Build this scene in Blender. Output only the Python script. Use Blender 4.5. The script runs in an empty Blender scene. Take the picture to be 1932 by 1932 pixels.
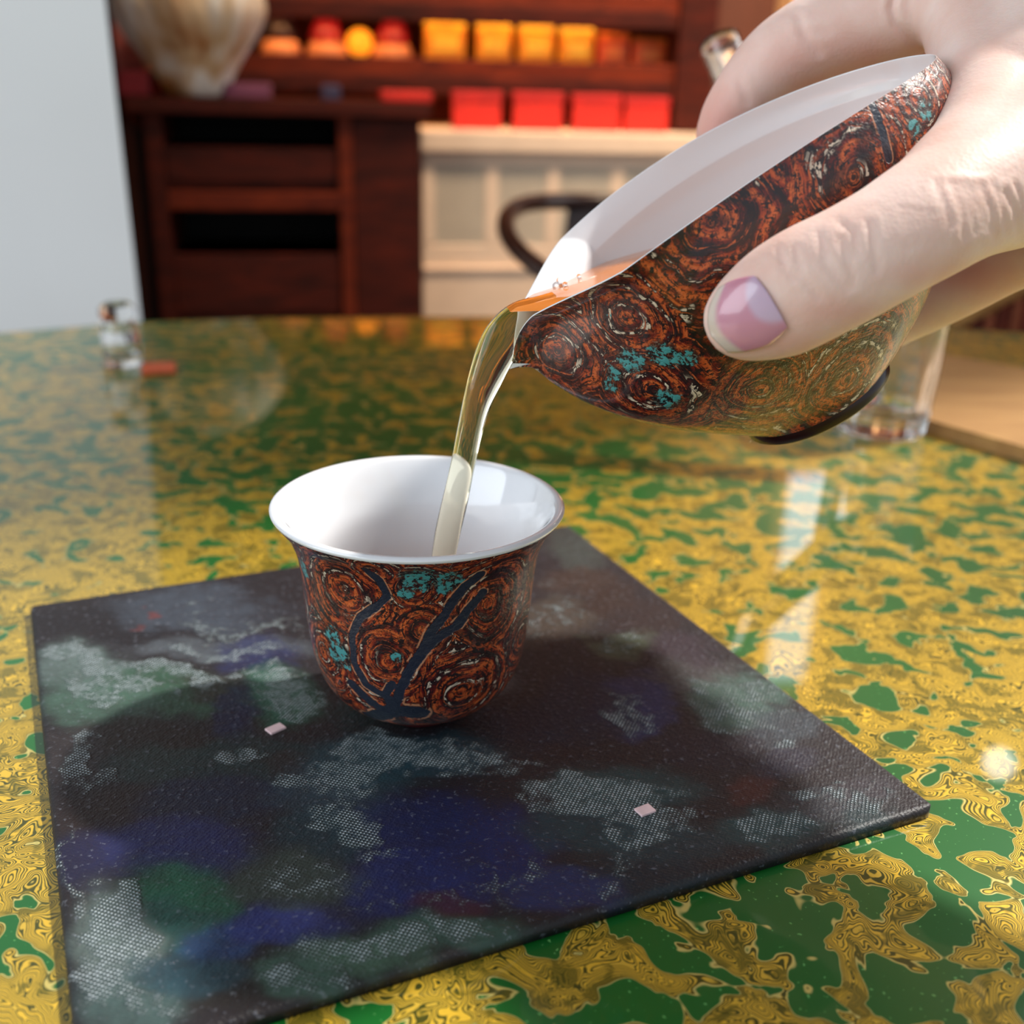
import bpy, bmesh, math, random
import numpy as np
from mathutils import Vector, Matrix
from mathutils.bvhtree import BVHTree
random.seed(4); rng = np.random.default_rng(4)
SC = bpy.context.scene; COL = SC.collection
F = 2073.0; CX = 966.0                       # focal length and centre of a 1932 px frame
T = 0.75; MAT_Z = T + .003
CAM = np.array([0, 0, T + .153])
p_, r_ = math.radians(21.2), math.radians(1.5)
FWD = np.array([0, math.cos(p_), -math.sin(p_)])
_R0 = np.array([1., 0, 0]); _U0 = np.cross(_R0, FWD)
R = _R0*math.cos(r_) + _U0*math.sin(r_); U = np.cross(R, FWD); B = -FWD
def P(px, py, d): return CAM + d*(FWD + R*(px-CX)/F - U*(py-CX)/F)
def G(px, py, z):
    v = P(px, py, 1) - CAM
    return CAM + v*((z-CAM[2])/v[2])
# ---------------------------------------------------------------- camera
cd = bpy.data.cameras.new('camera'); cam = bpy.data.objects.new('camera', cd); COL.objects.link(cam)
cam.matrix_world = Matrix(((R[0], U[0], B[0], CAM[0]), (R[1], U[1], B[1], CAM[1]), (R[2], U[2], B[2], CAM[2]), (0, 0, 0, 1)))
cd.sensor_width = 36; cd.lens = 36*F/1932; cd.clip_start = .01
cd.dof.use_dof = True; cd.dof.focus_distance = .238; cd.dof.aperture_fstop = 11.5
SC.camera = cam
# ---------------------------------------------------------------- world, sun, windows
SC.view_settings.view_transform = 'Standard'; SC.view_settings.look = 'None'
SC.view_settings.gamma = 1; SC.view_settings.use_curve_mapping = False
SC.view_settings.exposure = 0.42
w = bpy.data.worlds.new('room_daylight'); SC.world = w; w.use_nodes = True
w.node_tree.nodes['Background'].inputs[0].default_value = (.80, .90, 1.0, 1)
w.node_tree.nodes['Background'].inputs[1].default_value = .45
def light(name, kind, loc, direction, energy, color, size=None, size_y=None, angle=None, spread=None):
    d = bpy.data.lights.new(name, kind); o = bpy.data.objects.new(name, d); COL.objects.link(o)
    o.location = loc; o.rotation_euler = Vector(direction).to_track_quat('-Z', 'Y').to_euler()
    d.energy = energy; d.color = color
    if kind == 'AREA':
        d.shape = 'RECTANGLE'; d.size = size; d.size_y = size_y or size
        if spread: d.spread = spread
    if angle: d.angle = angle
    return o
az, el = math.radians(62), math.radians(47)
light('sun', 'SUN', (1, 1, 3), (-math.sin(az)*math.cos(el), -math.cos(az)*math.cos(el), -math.sin(el)), 4.3, (1, .95, .88), angle=math.radians(2.5))
light('left_window_daylight', 'AREA', (-1.3, -.35, 1.55), (1.3, .6, -.75), 12, (.86, .93, 1.0), 1.1, 1.3)
light('right_window_daylight', 'AREA', (1.2, 1.0, 1.65), (-1.2, -.8, -.85), 5, (1.0, .96, .92), .7, .9)

light('warm_back_fill', 'AREA', (.35, 1.05, 2.7), (.1, .75, -1), 27, (1, .78, .55), .5, .5, spread=math.radians(80))  # added unseen warm fill that brightens the back of the room
# ---------------------------------------------------------------- helpers
def set_props(o, label=None, cat=None, group=None, kind=None):
    if label: o['label'] = label
    if cat: o['category'] = cat
    if group: o['group'] = group
    if kind: o['kind'] = kind
    return o
def empty(name, loc, label, cat, group=None):
    o = bpy.data.objects.new(name, None); COL.objects.link(o); o.location = Vector(loc); o.empty_display_size = .02
    return set_props(o, label, cat, group)
def link(name, me, mat, parent=None, smooth=True):
    o = bpy.data.objects.new(name, me); COL.objects.link(o)
    for m in (mat if isinstance(mat, (list, tuple)) else [mat]): me.materials.append(m)
    if smooth: me.polygons.foreach_set('use_smooth', [True]*len(me.polygons))
    if parent:
        o.parent = parent; bpy.context.view_layer.update(); o.matrix_parent_inverse = parent.matrix_world.inverted()
    return o
def mesh(name, V, Fs):
    me = bpy.data.meshes.new(name); me.from_pydata([tuple(v) for v in V], [], [tuple(f) for f in Fs]); me.update(); return me
def grid_faces(nr, nc, wrap=True, flip=False):
    i = np.arange(nr-1)[:, None]; j = np.arange(nc if wrap else nc-1)[None]
    j2 = (j+1) % nc
    f = np.stack([i*nc+j, i*nc+j2, (i+1)*nc+j2, (i+1)*nc+j], -1).reshape(-1, 4)
    return f[:, ::-1] if flip else f
def lathe(name, prof, loc, mat, parent=None, n=64, M=None):
    prof = np.array(prof, float); a = np.linspace(0, 2*math.pi, n, endpoint=False)
    V = np.stack([prof[:, 0, None]*np.cos(a), prof[:, 0, None]*np.sin(a), np.repeat(prof[:, 1, None], n, 1)], -1).reshape(-1, 3)
    if M is not None: V = V @ np.array(M).T
    V = V + np.array(loc)
    me = mesh(name, V, grid_faces(len(prof), n))
    return link(name, me, mat, parent)
def smooth_profile(pts, n=80):
    pts = np.array(pts, float); k = len(pts); t = np.linspace(0, k-1, n); out = []
    for x in t:
        i = min(int(x), k-2); u = x-i
        p0, p1, p2, p3 = pts[max(i-1, 0)], pts[i], pts[i+1], pts[min(i+2, k-1)]
        out.append(.5*((2*p1) + (-p0+p2)*u + (2*p0-5*p1+4*p2-p3)*u*u + (-p0+3*p1-3*p2+p3)*u**3))
    return np.array(out)
def tube(name, pts, rad, mat, parent=None, n=20, flat=None, smooth_n=None, caps=True):
    pts = np.array(pts, float); rad = np.array(rad, float)
    if smooth_n:
        q = smooth_profile(np.column_stack([pts, rad]), smooth_n); pts, rad = q[:, :3], np.maximum(q[:, 3], 1e-5)
    V = []; prev = None
    for i, p in enumerate(pts):
        t = pts[min(i+1, len(pts)-1)] - pts[max(i-1, 0)]; t /= np.linalg.norm(t)
        if prev is None:
            a = np.cross(t, B); a /= np.linalg.norm(a)
        else:
            a = prev - t*(prev@t); a /= np.linalg.norm(a)
        prev = a; b = np.cross(t, a); f = flat[i] if flat is not None else 1.0
        for k in range(n):
            th = 2*math.pi*k/n; V.append(p + rad[i]*(a*math.cos(th) + b*math.sin(th)*f))
    Fs = [tuple(f) for f in grid_faces(len(pts), n)]
    if caps: Fs += [tuple(range(n))[::-1], tuple(range((len(pts)-1)*n, len(pts)*n))]
    return link(name, mesh(name, V, Fs), mat, parent)
def box(name, lo, hi, mat, parent=None, bevel=0.0, M=None, smooth=False):
    bm = bmesh.new(); bmesh.ops.create_cube(bm, size=1)
    lo, hi = np.array(lo, float), np.array(hi, float)
    for v in bm.verts: v.co = Vector((lo+hi)/2 + np.array(v.co)*(hi-lo))
    if bevel: bmesh.ops.bevel(bm, geom=bm.edges[:], offset=bevel, segments=2, affect='EDGES', profile=.6)
    if M is not None: bm.transform(M)
    me = bpy.data.meshes.new(name); bm.to_mesh(me); bm.free()
    return link(name, me, mat, parent, smooth)
def prism(name, poly, z0, z1, mat, parent=None):
    n = len(poly); V = [(p[0], p[1], z0) for p in poly] + [(p[0], p[1], z1) for p in poly]
    Fs = [tuple(range(n))[::-1], tuple(range(n, 2*n))] + [(i, (i+1) % n, n+(i+1) % n, n+i) for i in range(n)]
    me = mesh(name, V, Fs); bm = bmesh.new(); bm.from_mesh(me); bmesh.ops.recalc_face_normals(bm, faces=bm.faces[:]); bm.to_mesh(me); bm.free()
    return link(name, me, mat, parent, smooth=False)

def lin(c):
    return tuple((x/255/12.92 if x/255 <= .04045 else ((x/255+.055)/1.055)**2.4) for x in c) + (1,)
class NT:
    def __init__(s, name):
        s.m = bpy.data.materials.new(name); s.m.use_nodes = True; s.t = s.m.node_tree; s.b = s.t.nodes['Principled BSDF']
    def n(s, typ, props=None, **ins):
        nd = s.t.nodes.new(typ)
        for k, v in (props or {}).items(): setattr(nd, k, v)
        for k, v in ins.items(): s.set(nd.inputs[k.replace('_', ' ')] if not k.startswith('i') or not k[1:].isdigit() else nd.inputs[int(k[1:])], v)
        return nd
    def set(s, sock, v):
        if isinstance(v, bpy.types.NodeSocket): s.t.links.new(v, sock)
        else: sock.default_value = v
    def math(s, op, a, b=0.0, c=0.0):
        nd = s.t.nodes.new('ShaderNodeMath'); nd.operation = op
        for i, v in enumerate((a, b, c)): s.set(nd.inputs[i], v)
        return nd.outputs[0]
    def ss(s, x, lo, hi):
        nd = s.t.nodes.new('ShaderNodeMapRange'); nd.interpolation_type = 'SMOOTHSTEP'
        s.set(nd.inputs[0], x); nd.inputs[1].default_value = lo; nd.inputs[2].default_value = hi
        return nd.outputs[0]
    def mix(s, f, a, b):
        nd = s.t.nodes.new('ShaderNodeMix'); nd.data_type = 'RGBA'
        s.set(nd.inputs[0], f); s.set(nd.inputs[6], a); s.set(nd.inputs[7], b); return nd.outputs[2]
    def noise(s, vec, scale, detail=2.0, rough=.5, dist=0.0):
        nd = s.n('ShaderNodeTexNoise', None, Vector=vec, Scale=scale, Detail=detail, Roughness=rough, Distortion=dist); return nd
    def attr(s, name): return s.n('ShaderNodeAttribute', {'attribute_name': name})
    def obj(s): return s.n('ShaderNodeTexCoord').outputs['Object']
    def ramp(s, x, stops, interp='LINEAR'):
        nd = s.t.nodes.new('ShaderNodeValToRGB'); nd.color_ramp.interpolation = interp; el = nd.color_ramp.elements
        while len(el) < len(stops): el.new(.5)
        for e, (p, c) in zip(el, stops): e.position = p; e.color = c
        s.set(nd.inputs[0], x); return nd.outputs[0]
    def bump(s, h, strength, dist, normal=None):
        nd = s.n('ShaderNodeBump', None, Height=h, Strength=strength, Distance=dist)
        if normal is not None: s.set(nd.inputs['Normal'], normal)
        return nd.outputs[0]
    def out(s, **k):
        for a, v in k.items(): s.set(s.b.inputs[a.replace('_', ' ')], v)
        return s.m
def simple(name, c, rough=.5, grain=.12, gscale=30, **k):
    t = NT(name); nz = t.noise(t.obj(), gscale, 3).outputs[0]
    c = lin(c); d = tuple(x*(1-grain) for x in c[:3]) + (1,); e = tuple(min(1, x*(1+grain)) for x in c[:3]) + (1,)
    return t.out(Base_Color=t.ramp(nz, [(.3, d), (.7, e)]), Roughness=rough, **k)
def wood(name, c1, c2, rough=.4, scale=14, axis=(1, 8, 8), coat=0.2):
    t = NT(name); mp = t.n('ShaderNodeMapping', None, Vector=t.obj()); mp.inputs['Scale'].default_value = axis
    nz = t.noise(mp.outputs[0], scale, 5, .6, .8).outputs[0]
    return t.out(Base_Color=t.ramp(nz, [(.3, lin(c1)), (.7, lin(c2))]), Roughness=rough, Coat_Weight=coat, Coat_Roughness=.2, Specular_IOR_Level=(.2 if coat == 0 else .5),
                 Normal=t.bump(nz, .15, .002))
def glow(name, c, s, base=(200, 120, 60)):
    t = NT(name); return t.out(Base_Color=lin(base), Emission_Color=lin(c), Emission_Strength=s)

# ---------------------------------------------------------------- materials
M_dark = wood('dark_red_brown_wood', (44, 10, 2), (84, 24, 6), .65, 9, coat=0.0)
M_shelf = wood('shelf_wood', (74, 20, 4), (122, 42, 10), .6, 9, coat=0.0)
M_slot_shade = simple('shaded_recess', (3, 2, 2), .8)  # near-black puts the shade inside the cabinet openings into the colour
M_cream = simple('cream_painted_wood', (226, 196, 168), .55, .04)
M_grille = simple('grille_paint', (206, 190, 168), .55, .04)
M_pillar = simple('white_painted_board', (246, 246, 242), .6, .02, 6)
M_wall = simple('plaster_wall', (78, 36, 18), .8, .08)
M_floor = wood('floor_wood', (60, 30, 16), (92, 50, 28), .4, 6)
M_chair = wood('dark_chair_wood', (34, 14, 8), (58, 26, 14), .3, 20)
M_tan = wood('pale_tan_wood', (158, 114, 62), (190, 146, 86), .5, 10)
M_white = NT('white_porcelain_glaze').out(Base_Color=lin((236, 238, 242)), Roughness=.12, Coat_Weight=1.0, Coat_Roughness=.03)
def glass(name, col=(1, 1, 1, 1), ior=1.5, rough=0.0):
    return NT(name).out(Base_Color=col, Transmission_Weight=1.0, IOR=ior, Roughness=rough)
M_glass = glass('clear_glass')
M_stream = NT('pale_tea_water').out(Base_Color=(1.0, .93, .72, 1), Transmission_Weight=1.0, IOR=1.33, Roughness=0.0)
def tea_mat():
    t = NT('amber_tea'); nz = t.noise(t.obj(), 120, 2).outputs[0]
    return t.out(Base_Color=lin((230, 138, 62)), Transmission_Weight=.12, IOR=1.33, Roughness=.06, Coat_Weight=.25,
                 Coat_Roughness=.02, Normal=t.bump(nz, .1, .001))
M_tea = tea_mat()

def table_mat():
    t = NT('green_and_gold_lacquer'); o = t.obj()
    w1 = t.noise(o, 38, 2, .5).outputs['Color']
    wv = t.n('ShaderNodeVectorMath', {'operation': 'MULTIPLY_ADD'}, i0=w1, i1=(.012, .012, 0), i2=o).outputs[0]
    n1 = t.noise(wv, 88, 2.0, .5, .4).outputs[0]
    n2 = t.noise(wv, 9, 2, .5).outputs[0]
    big = t.noise(o, 5.5, 1, .5).outputs[0]
    v = t.math('ADD', n1, t.math('MULTIPLY', t.math('SUBTRACT', big, .5), .42))
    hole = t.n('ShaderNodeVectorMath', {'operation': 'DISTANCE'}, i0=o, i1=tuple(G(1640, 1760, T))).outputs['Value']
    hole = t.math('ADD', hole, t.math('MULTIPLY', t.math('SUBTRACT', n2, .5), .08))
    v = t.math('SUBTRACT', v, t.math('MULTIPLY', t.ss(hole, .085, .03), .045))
    fine = t.noise(o, 420, 2, .6).outputs[0]
    vj = t.math('ADD', v, t.math('MULTIPLY', t.math('SUBTRACT', fine, .5), .012))
    rings = t.math('SINE', t.math('MULTIPLY', vj, 300.0))
    rings2 = t.math('SINE', t.math('MULTIPLY', t.math('ABSOLUTE', t.math('SUBTRACT', vj, .52)), 150.0))
    gold_area = t.ss(v, .455, .468)
    deep = t.ss(v, .50, .56)
    line = t.ss(rings, -.35, .45)
    patch = t.ss(t.noise(wv, 150, 3, .6, .6).outputs[0], .50, .60)
    edge = t.math('SUBTRACT', t.ss(v, .450, .458), t.ss(v, .466, .475))
    gold = t.mix(line, lin((70, 72, 18)), lin((212, 176, 60)))
    gold = t.mix(t.math('MULTIPLY', deep, t.ss(rings2, .0, .9)), gold, lin((226, 184, 54)))
    gold = t.mix(t.math('MULTIPLY', patch, .75), gold, lin((92, 88, 18)))
    gold = t.mix(edge, gold, lin((206, 190, 110)))
    speck = t.ss(t.noise(o, 900, 1, .5).outputs[0], .70, .74)
    green = t.mix(n2, lin((0, 62, 22)), lin((0, 104, 26)))
    green = t.mix(t.math('MULTIPLY', speck, .6), green, lin((120, 190, 110)))
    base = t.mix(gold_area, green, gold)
    return t.out(Base_Color=base, Metallic=t.math('MULTIPLY', gold_area, .35), Roughness=.42, Coat_Weight=.7, Coat_Roughness=.03, Coat_IOR=1.5,
                 Normal=t.bump(t.math('MULTIPLY', line, gold_area), .10, .0004))
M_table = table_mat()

def lacquer_mat(name):
    """Carved lacquer: growth-ring shells. Ring distance, vein, teal and darkness come from mesh attributes."""
    t = NT(name); o = t.obj()
    ring = t.attr('ring').outputs['Fac']; vein = t.attr('vein').outputs['Fac']; teal = t.attr('teal').outputs['Fac']; sid = t.attr('shell').outputs['Fac']
    ring = t.math('ADD', ring, t.math('MULTIPLY', t.math('SUBTRACT', t.noise(o, 70, 2, .5).outputs[0], .5), .6))
    nA = t.noise(o, 160, 3, .6, .4).outputs[0]; nB = t.noise(o, 620, 3, .65).outputs[0]; nC = t.noise(o, 1500, 2, .6).outputs[0]; nD = t.noise(o, 330, 3, .6).outputs[0]
    pal = t.noise(o, 75, 3, .6, .8).outputs[0]; wv = t.noise(o, 55, 2, .5).outputs[0]
    ph = t.math('ADD', t.math('MULTIPLY', ring, 2.3), t.math('ADD', t.math('MULTIPLY', t.math('SUBTRACT', nA, .5), .9), sid))
    ph = t.math('ADD', ph, t.math('MULTIPLY', wv, 2.2))
    fr = t.math('FRACT', ph)
    band = t.ramp(fr, [(0, lin((24, 10, 10))), (.14, lin((110, 24, 12))), (.30, lin((186, 74, 28))), (.50, lin((216, 106, 48))), (.62, lin((128, 34, 16))), (.78, lin((84, 20, 16))), (.92, lin((28, 18, 24))), (1, lin((24, 10, 10)))])
    band = t.mix(t.ss(pal, .52, .60), band, t.mix(.68, band, lin((30, 14, 20))))
    band = t.mix(t.ss(pal, .40, .34), band, t.mix(.5, band, lin((196, 84, 34))))
    st_ = t.n('ShaderNodeTexNoise', {'noise_dimensions': '4D'}, Vector=o, W=0.0, Scale=170.0, Detail=4.0, Roughness=.65)
    t.set(st_.inputs['W'], t.math('MULTIPLY', ring, 22.0)); st_.inputs['Scale'].default_value = 1.0
    t.set(st_.inputs['Vector'], t.n('ShaderNodeVectorMath', {'operation': 'SCALE'}, i0=o, Scale=105.0).outputs[0])
    fine = st_.outputs[0]
    c = t.mix(t.ss(fine, .45, .38), band, lin((204, 98, 46)))
    dark = t.math('MULTIPLY', t.ss(fine, .51, .57), t.ss(nB, .38, .48))
    c = t.mix(dark, c, lin((26, 12, 16)))
    grit = t.noise(o, 1150, 3, .7).outputs[0]
    c = t.mix(t.math('MULTIPLY', t.ss(grit, .52, .57), .8), c, lin((40, 12, 12)))
    c = t.mix(t.ss(nB, .57, .61), c, lin((34, 12, 14)))
    creamm = t.math('MULTIPLY', t.math('MULTIPLY', t.ss(fr, .80, .88), t.ss(nB, .47, .52)), t.ss(fine, .46, .52))
    creamm = t.math('MULTIPLY', creamm, t.ss(wv, .42, .5))
    c = t.mix(creamm, c, lin((232, 214, 190)))
    tm = t.ss(t.math('ADD', teal, t.math('MULTIPLY', t.math('SUBTRACT', nD, .5), 1.8)), .42, .52)
    tm = t.math('MULTIPLY', tm, t.ss(t.math('ADD', nB, t.math('MULTIPLY', fine, .5)), .70, .78))
    tdark = t.math('MULTIPLY', t.ss(teal, .15, .5), .85)
    c = t.mix(tdark, c, t.mix(t.ss(nC, .55, .62), lin((12, 18, 20)), lin((96, 110, 100))))
    c = t.mix(tm, c, lin((78, 158, 160)))
    vm = t.ss(t.math('ADD', vein, t.math('MULTIPLY', t.math('SUBTRACT', nD, .5), .7)), .42, .50)
    rim = t.math('MULTIPLY', t.math('SUBTRACT', t.ss(vein, .16, .28), t.ss(vein, .34, .46)), t.ss(nD, .47, .53))
    c = t.mix(t.math('MULTIPLY', rim, .8), c, lin((216, 150, 110)))
    c = t.mix(vm, c, lin((34, 40, 56)))
    h = t.math('ADD', t.math('MULTIPLY', fine, .35), t.math('ADD', nB, t.math('MULTIPLY', vm, -.5)))
    return t.out(Base_Color=c, Roughness=t.math('ADD', .20, t.math('MULTIPLY', nB, .3)), Coat_Weight=.6, Coat_Roughness=.08, Normal=t.bump(h, .45, .0008))
M_lac = lacquer_mat('layered_lacquer')

def mat_mat():
    t = NT('painted_canvas'); o = t.obj()
    paint = t.attr('paint').outputs['Color']; dry_glint = t.attr('dry_glint').outputs['Fac']
    sx = t.n('ShaderNodeSeparateXYZ', None, Vector=o)
    nz = t.noise(o, 90, 4, .6, .5).outputs[0]; nf = t.noise(o, 700, 3, .6).outputs[0]; wob = t.noise(o, 240, 2).outputs[0]
    k = 2*math.pi/.00115
    wx = t.math('SINE', t.math('ADD', t.math('MULTIPLY', sx.outputs[0], k), t.math('MULTIPLY', wob, 1.5)))
    wy = t.math('SINE', t.math('ADD', t.math('MULTIPLY', sx.outputs[1], k), t.math('MULTIPLY', nz, 1.5)))
    weave = t.math('MULTIPLY_ADD', t.math('MULTIPLY', wx, wy), .5, .5)
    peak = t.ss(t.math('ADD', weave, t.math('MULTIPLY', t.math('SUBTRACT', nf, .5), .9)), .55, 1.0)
    nm = t.noise(o, 210, 5, .7, .6).outputs[0]
    dsum = t.math('ADD', dry_glint, t.math('MULTIPLY', t.math('SUBTRACT', nm, .5), 2.6))
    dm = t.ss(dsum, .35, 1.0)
    weave_glint = t.ss(t.math('ADD', t.math('MULTIPLY', peak, .8), t.math('MULTIPLY', dm, .5)), .65, .95)
    c = t.mix(t.ss(nm, .35, .65), paint, t.mix(.35, paint, lin((30, 22, 24))))
    c = t.mix(t.math('MULTIPLY', dm, .28), c, lin((84, 104, 104)))
    c = t.mix(t.math('MULTIPLY', t.math('MULTIPLY', weave_glint, dm), .85), c, lin((206, 220, 226)))  # glints on the weave peaks put into the colour, over dry-brushed paint
    c = t.mix(t.math('MULTIPLY', t.ss(nf, .60, .68), .22), c, lin((150, 156, 170)))
    h = t.math('ADD', t.math('MULTIPLY', weave, t.math('MULTIPLY_ADD', dm, .85, .06)), t.math('MULTIPLY', nf, .5))
    return t.out(Base_Color=c, Roughness=.5, Specular_IOR_Level=.4, Normal=t.bump(h, .9, .0007))
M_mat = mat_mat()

def skin_mat():
    t = NT('pale_skin'); o = t.obj()
    n1 = t.noise(o, 55, 3, .6).outputs[0]; n2 = t.noise(o, 900, 3, .6).outputs[0]; v = t.n('ShaderNodeTexVoronoi', None, Vector=o, Scale=1100.0).outputs[0]
    red = t.attr('red').outputs['Fac']
    c = t.ramp(n1, [(.3, lin((236, 194, 178))), (.7, lin((247, 219, 207)))])
    c = t.mix(red, c, lin((226, 140, 124)))
    return t.out(Base_Color=c, Roughness=.5, Specular_IOR_Level=.35, Subsurface_Weight=.22, Subsurface_Radius=(1.0, .35, .2), Subsurface_Scale=.004,
                 Normal=t.bump(t.math('ADD', n2, t.math('MULTIPLY', v, .7)), .16, .0004))
M_skin = skin_mat()
def nail_mat():
    t = NT('fingernail'); lun = t.attr('lunula').outputs['Fac']; tip = t.attr('free').outputs['Fac']
    c = t.mix(lun, lin((206, 140, 158)), lin((204, 178, 200))); c = t.mix(tip, c, lin((216, 196, 182)))
    return t.out(Base_Color=c, Roughness=.22, Coat_Weight=.7, Coat_Roughness=.1, Subsurface_Weight=.1, Subsurface_Scale=.002)
M_nail = nail_mat()

# ================================================================ ROOM
floor = box('floor', (-3, -2, -.05), (3, 3.2, 0), M_floor); floor['kind'] = 'structure'
ceil_ = box('ceiling', (-2.6, -1.2, 2.8), (1.35, 3.2, 2.86), simple('warm_ceiling', (120, 92, 70), .8)); ceil_['kind'] = 'structure'
wr_ = box('wall_right', (1.4, 1.22, 0), (1.48, 3.2, 2.8), M_wall); wr_['kind'] = 'structure'  # unseen wall, its near end set to keep sun off the far table
YAW = math.radians(10); WA = np.array([math.cos(YAW), math.sin(YAW), 0]); WN = np.array([math.sin(YAW), -math.cos(YAW), 0])
WO = np.array([0, 1.95, 0])
def WP(px, py, off):                                    # a sight line met with a plane parallel to the back wall
    o = WO + WN*off; v = P(px, py, 1) - CAM; k = ((o-CAM)@WN)/(v@WN); q = CAM + v*k
    return np.array([(q-WO)@WA, q[2]])
WM = Matrix(((WA[0], -WN[0], 0, WO[0]), (WA[1], -WN[1], 0, WO[1]), (0, 0, 1, 0), (0, 0, 0, 1)))   # local: x along wall, -y out of it
def wbox(name, s0, s1, z0, z1, off0, off1, mat, parent=None, bevel=.002):
    return box(name, (min(s0, s1), -max(off0, off1), min(z0, z1)), (max(s0, s1), -min(off0, off1), max(z0, z1)), mat, parent, bevel, WM)
def pbox(name, x0, y0, x1, y1, off, depth, mat, parent=None, bevel=.002):
    a, b, c, d = WP(x0, y0, off), WP(x1, y1, off), WP(x0, y1, off), WP(x1, y0, off)
    return wbox(name, (a[0]+c[0])/2, (b[0]+d[0])/2, (b[1]+c[1])/2, (a[1]+d[1])/2, off, off-depth, mat, parent, bevel)
def wloc(s, z, off): return WO + WA*s + WN*off + np.array([0, 0, z])
wl = wbox('wall_back', -2.2, 2.2, 0, 2.8, -.02, -.10, M_wall); wl['kind'] = 'structure'
dtrim = pbox('trim_1', 1440, -160, 1515, 1100, .05, .07, simple('pale_trim', (226, 180, 130), .5)); dtrim['kind'] = 'structure'
pz0 = P(208, 0, 1.02); 
pil_r = P(232, 300, 1.02)
plr = prism('wall_left', [(pil_r[0]-.75, pil_r[1]), (pil_r[0], pil_r[1]), (pil_r[0]-.10, pil_r[1]+.25), (pil_r[0]-.75, pil_r[1]+.25)], 0, 2.8, M_pillar)
plr.data.transform(Matrix.Translation(Vector(pil_r)) @ Matrix.Rotation(math.radians(-.8), 4, 'Y') @ Matrix.Translation(-Vector(pil_r))); plr['kind'] = 'structure'

# ---- shelving unit
sh = empty('shelving_unit', wloc(.1, 0, 0), 'dark red-brown wooden shelving unit with lit shelves against the back wall', 'shelves')
pbox('back_panel', 215, -420, 1330, 246, .015, .03, M_shelf, sh)
OFF_S = .24
s_l = WP(235, 100, OFF_S)[0]; s_r = WP(1275, 120, OFF_S)[0]; s_r2 = WP(1345, 120, OFF_S)[0]
zA = WP(880, 112, OFF_S)[1]; zB = WP(1050, 0, OFF_S)[1]; zC = WP(1060, 246, OFF_S)[1]
th = .028
wbox('shelf_board', s_l, s_r, zA-th, zA, .015, OFF_S, M_shelf, sh)
wbox('shelf_board', s_l, s_r, zB-.02+.006, zB+.012, .015, OFF_S, M_shelf, sh)
wbox('shelf_board', s_l, s_r, zB+.26, zB+.29, .015, OFF_S, M_shelf, sh)
wbox('side_panel', s_r, s_r2, zC+.001, zB+.45, .016, OFF_S+.01, M_dark, sh)
wbox('side_panel', s_l-.03, s_l, zC+.001, zB+.45, .016, OFF_S+.01, M_dark, sh)
for zz in (zB-.014, zA-th, zB+.26): wbox('front_lip', s_l, s_r, zz-.020, zz+.004, OFF_S-.016, OFF_S+.002, M_dark, sh)
for zz in (zB-.016, zA-th-.002, zB+.255):                # the strip lamps under the boards
    st = wbox('light_strip', s_l+.05, s_r-.05, zz, zz+.004, OFF_S-.032, OFF_S-.022, glow('strip_lamp', (255, 150, 60), 1.0), sh, 0)
    q = wloc((s_l+s_r)/2, zz-.003, OFF_S-.028)
    lo_ = light('shelf_strip_light', 'AREA', q, (0, -.15, -1), .32, (1, .50, .18), s_r-s_l-.2, .008)
    lo_.rotation_euler = (0, 0, 0); lo_.matrix_world = Matrix.Translation(Vector(q)) @ Matrix.Rotation(YAW, 4, 'Z')

# ---- things on the shelf
def shelf_tin(x0, x1, ytop, zb, name, m, ml, label, cat, group, off=.19, dep=.035, round_=False):
    s0, s1 = WP(x0, ytop+30, off)[0], WP(x1, ytop+30, off)[0]; zt = WP((x0+x1)/2, ytop, off)[1]
    sc_ = (s0+s1)/2; e = empty(name, wloc(sc_, zb, off-dep/2), label, cat, group)
    if round_:
        r = (s1-s0)/2; h = zt-zb; c = wloc(sc_, zb, off-dep/2)
        lathe('body', [(0, 0), (r*.96, 0), (r, .002), (r, h*.74), (r*.98, h*.75)], c, m, e, 32)
        lathe('lid', [(r*.98, h*.75), (r*1.02, h*.76), (r*1.02, h*.97), (r*.98, h), (0, h)], c, ml, e, 32)
        lathe('label_band', [(r*1.008, h*.2), (r*1.012, h*.21), (r*1.012, h*.55), (r*1.008, h*.56)], c, ml, e, 32)
    else:
        wbox('body', s0, s1, zb, zb+(zt-zb)*.78, off, off-dep, m, e, .003)
        wbox('lid', s0-.001, s1+.001, zb+(zt-zb)*.79, zt, off+.001, off-dep-.001, ml, e, .003)
        wbox('label_panel', s0+.010, s1-.010, zb+(zt-zb)*.2, zb+(zt-zb)*.6, off+.0015, off-.001, ml, e, .0005)
    return e
M_gold = simple('gold_foil', (250, 150, 16), .4, .3, 60, Metallic=.15)
M_gold2 = simple('pale_gold_foil', (255, 196, 60), .4, .2, 80, Metallic=.1)
M_or = simple('orange_tin', (225, 84, 20), .4, .2, 60)
M_or2 = simple('orange_lid', (236, 120, 40), .4, .2, 60)
M_red = simple('red_card', (212, 34, 14), .6, .1, 50)
M_red2 = simple('red_lid', (190, 24, 14), .6, .1, 50)
M_pink = simple('crimson_glass', (176, 34, 52), .3, .1, 30)
M_peach = simple('peach_ceramic', (236, 160, 110), .5, .1, 30)
M_navy = simple('dark_ceramic', (52, 34, 44), .3, .15, 30)
gt = [(803, 878, 38, 'gold square tea tin, first from the left on the lit shelf, tin with round glow beside it'),
      (900, 965, 43, 'gold square tea tin, second from the left on the lit shelf'),
      (980, 1045, 47, 'gold square tea tin, third from the left on the lit shelf'),
      (1058, 1120, 53, 'gold square tea tin on the lit shelf, touching the orange tins')]
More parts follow.
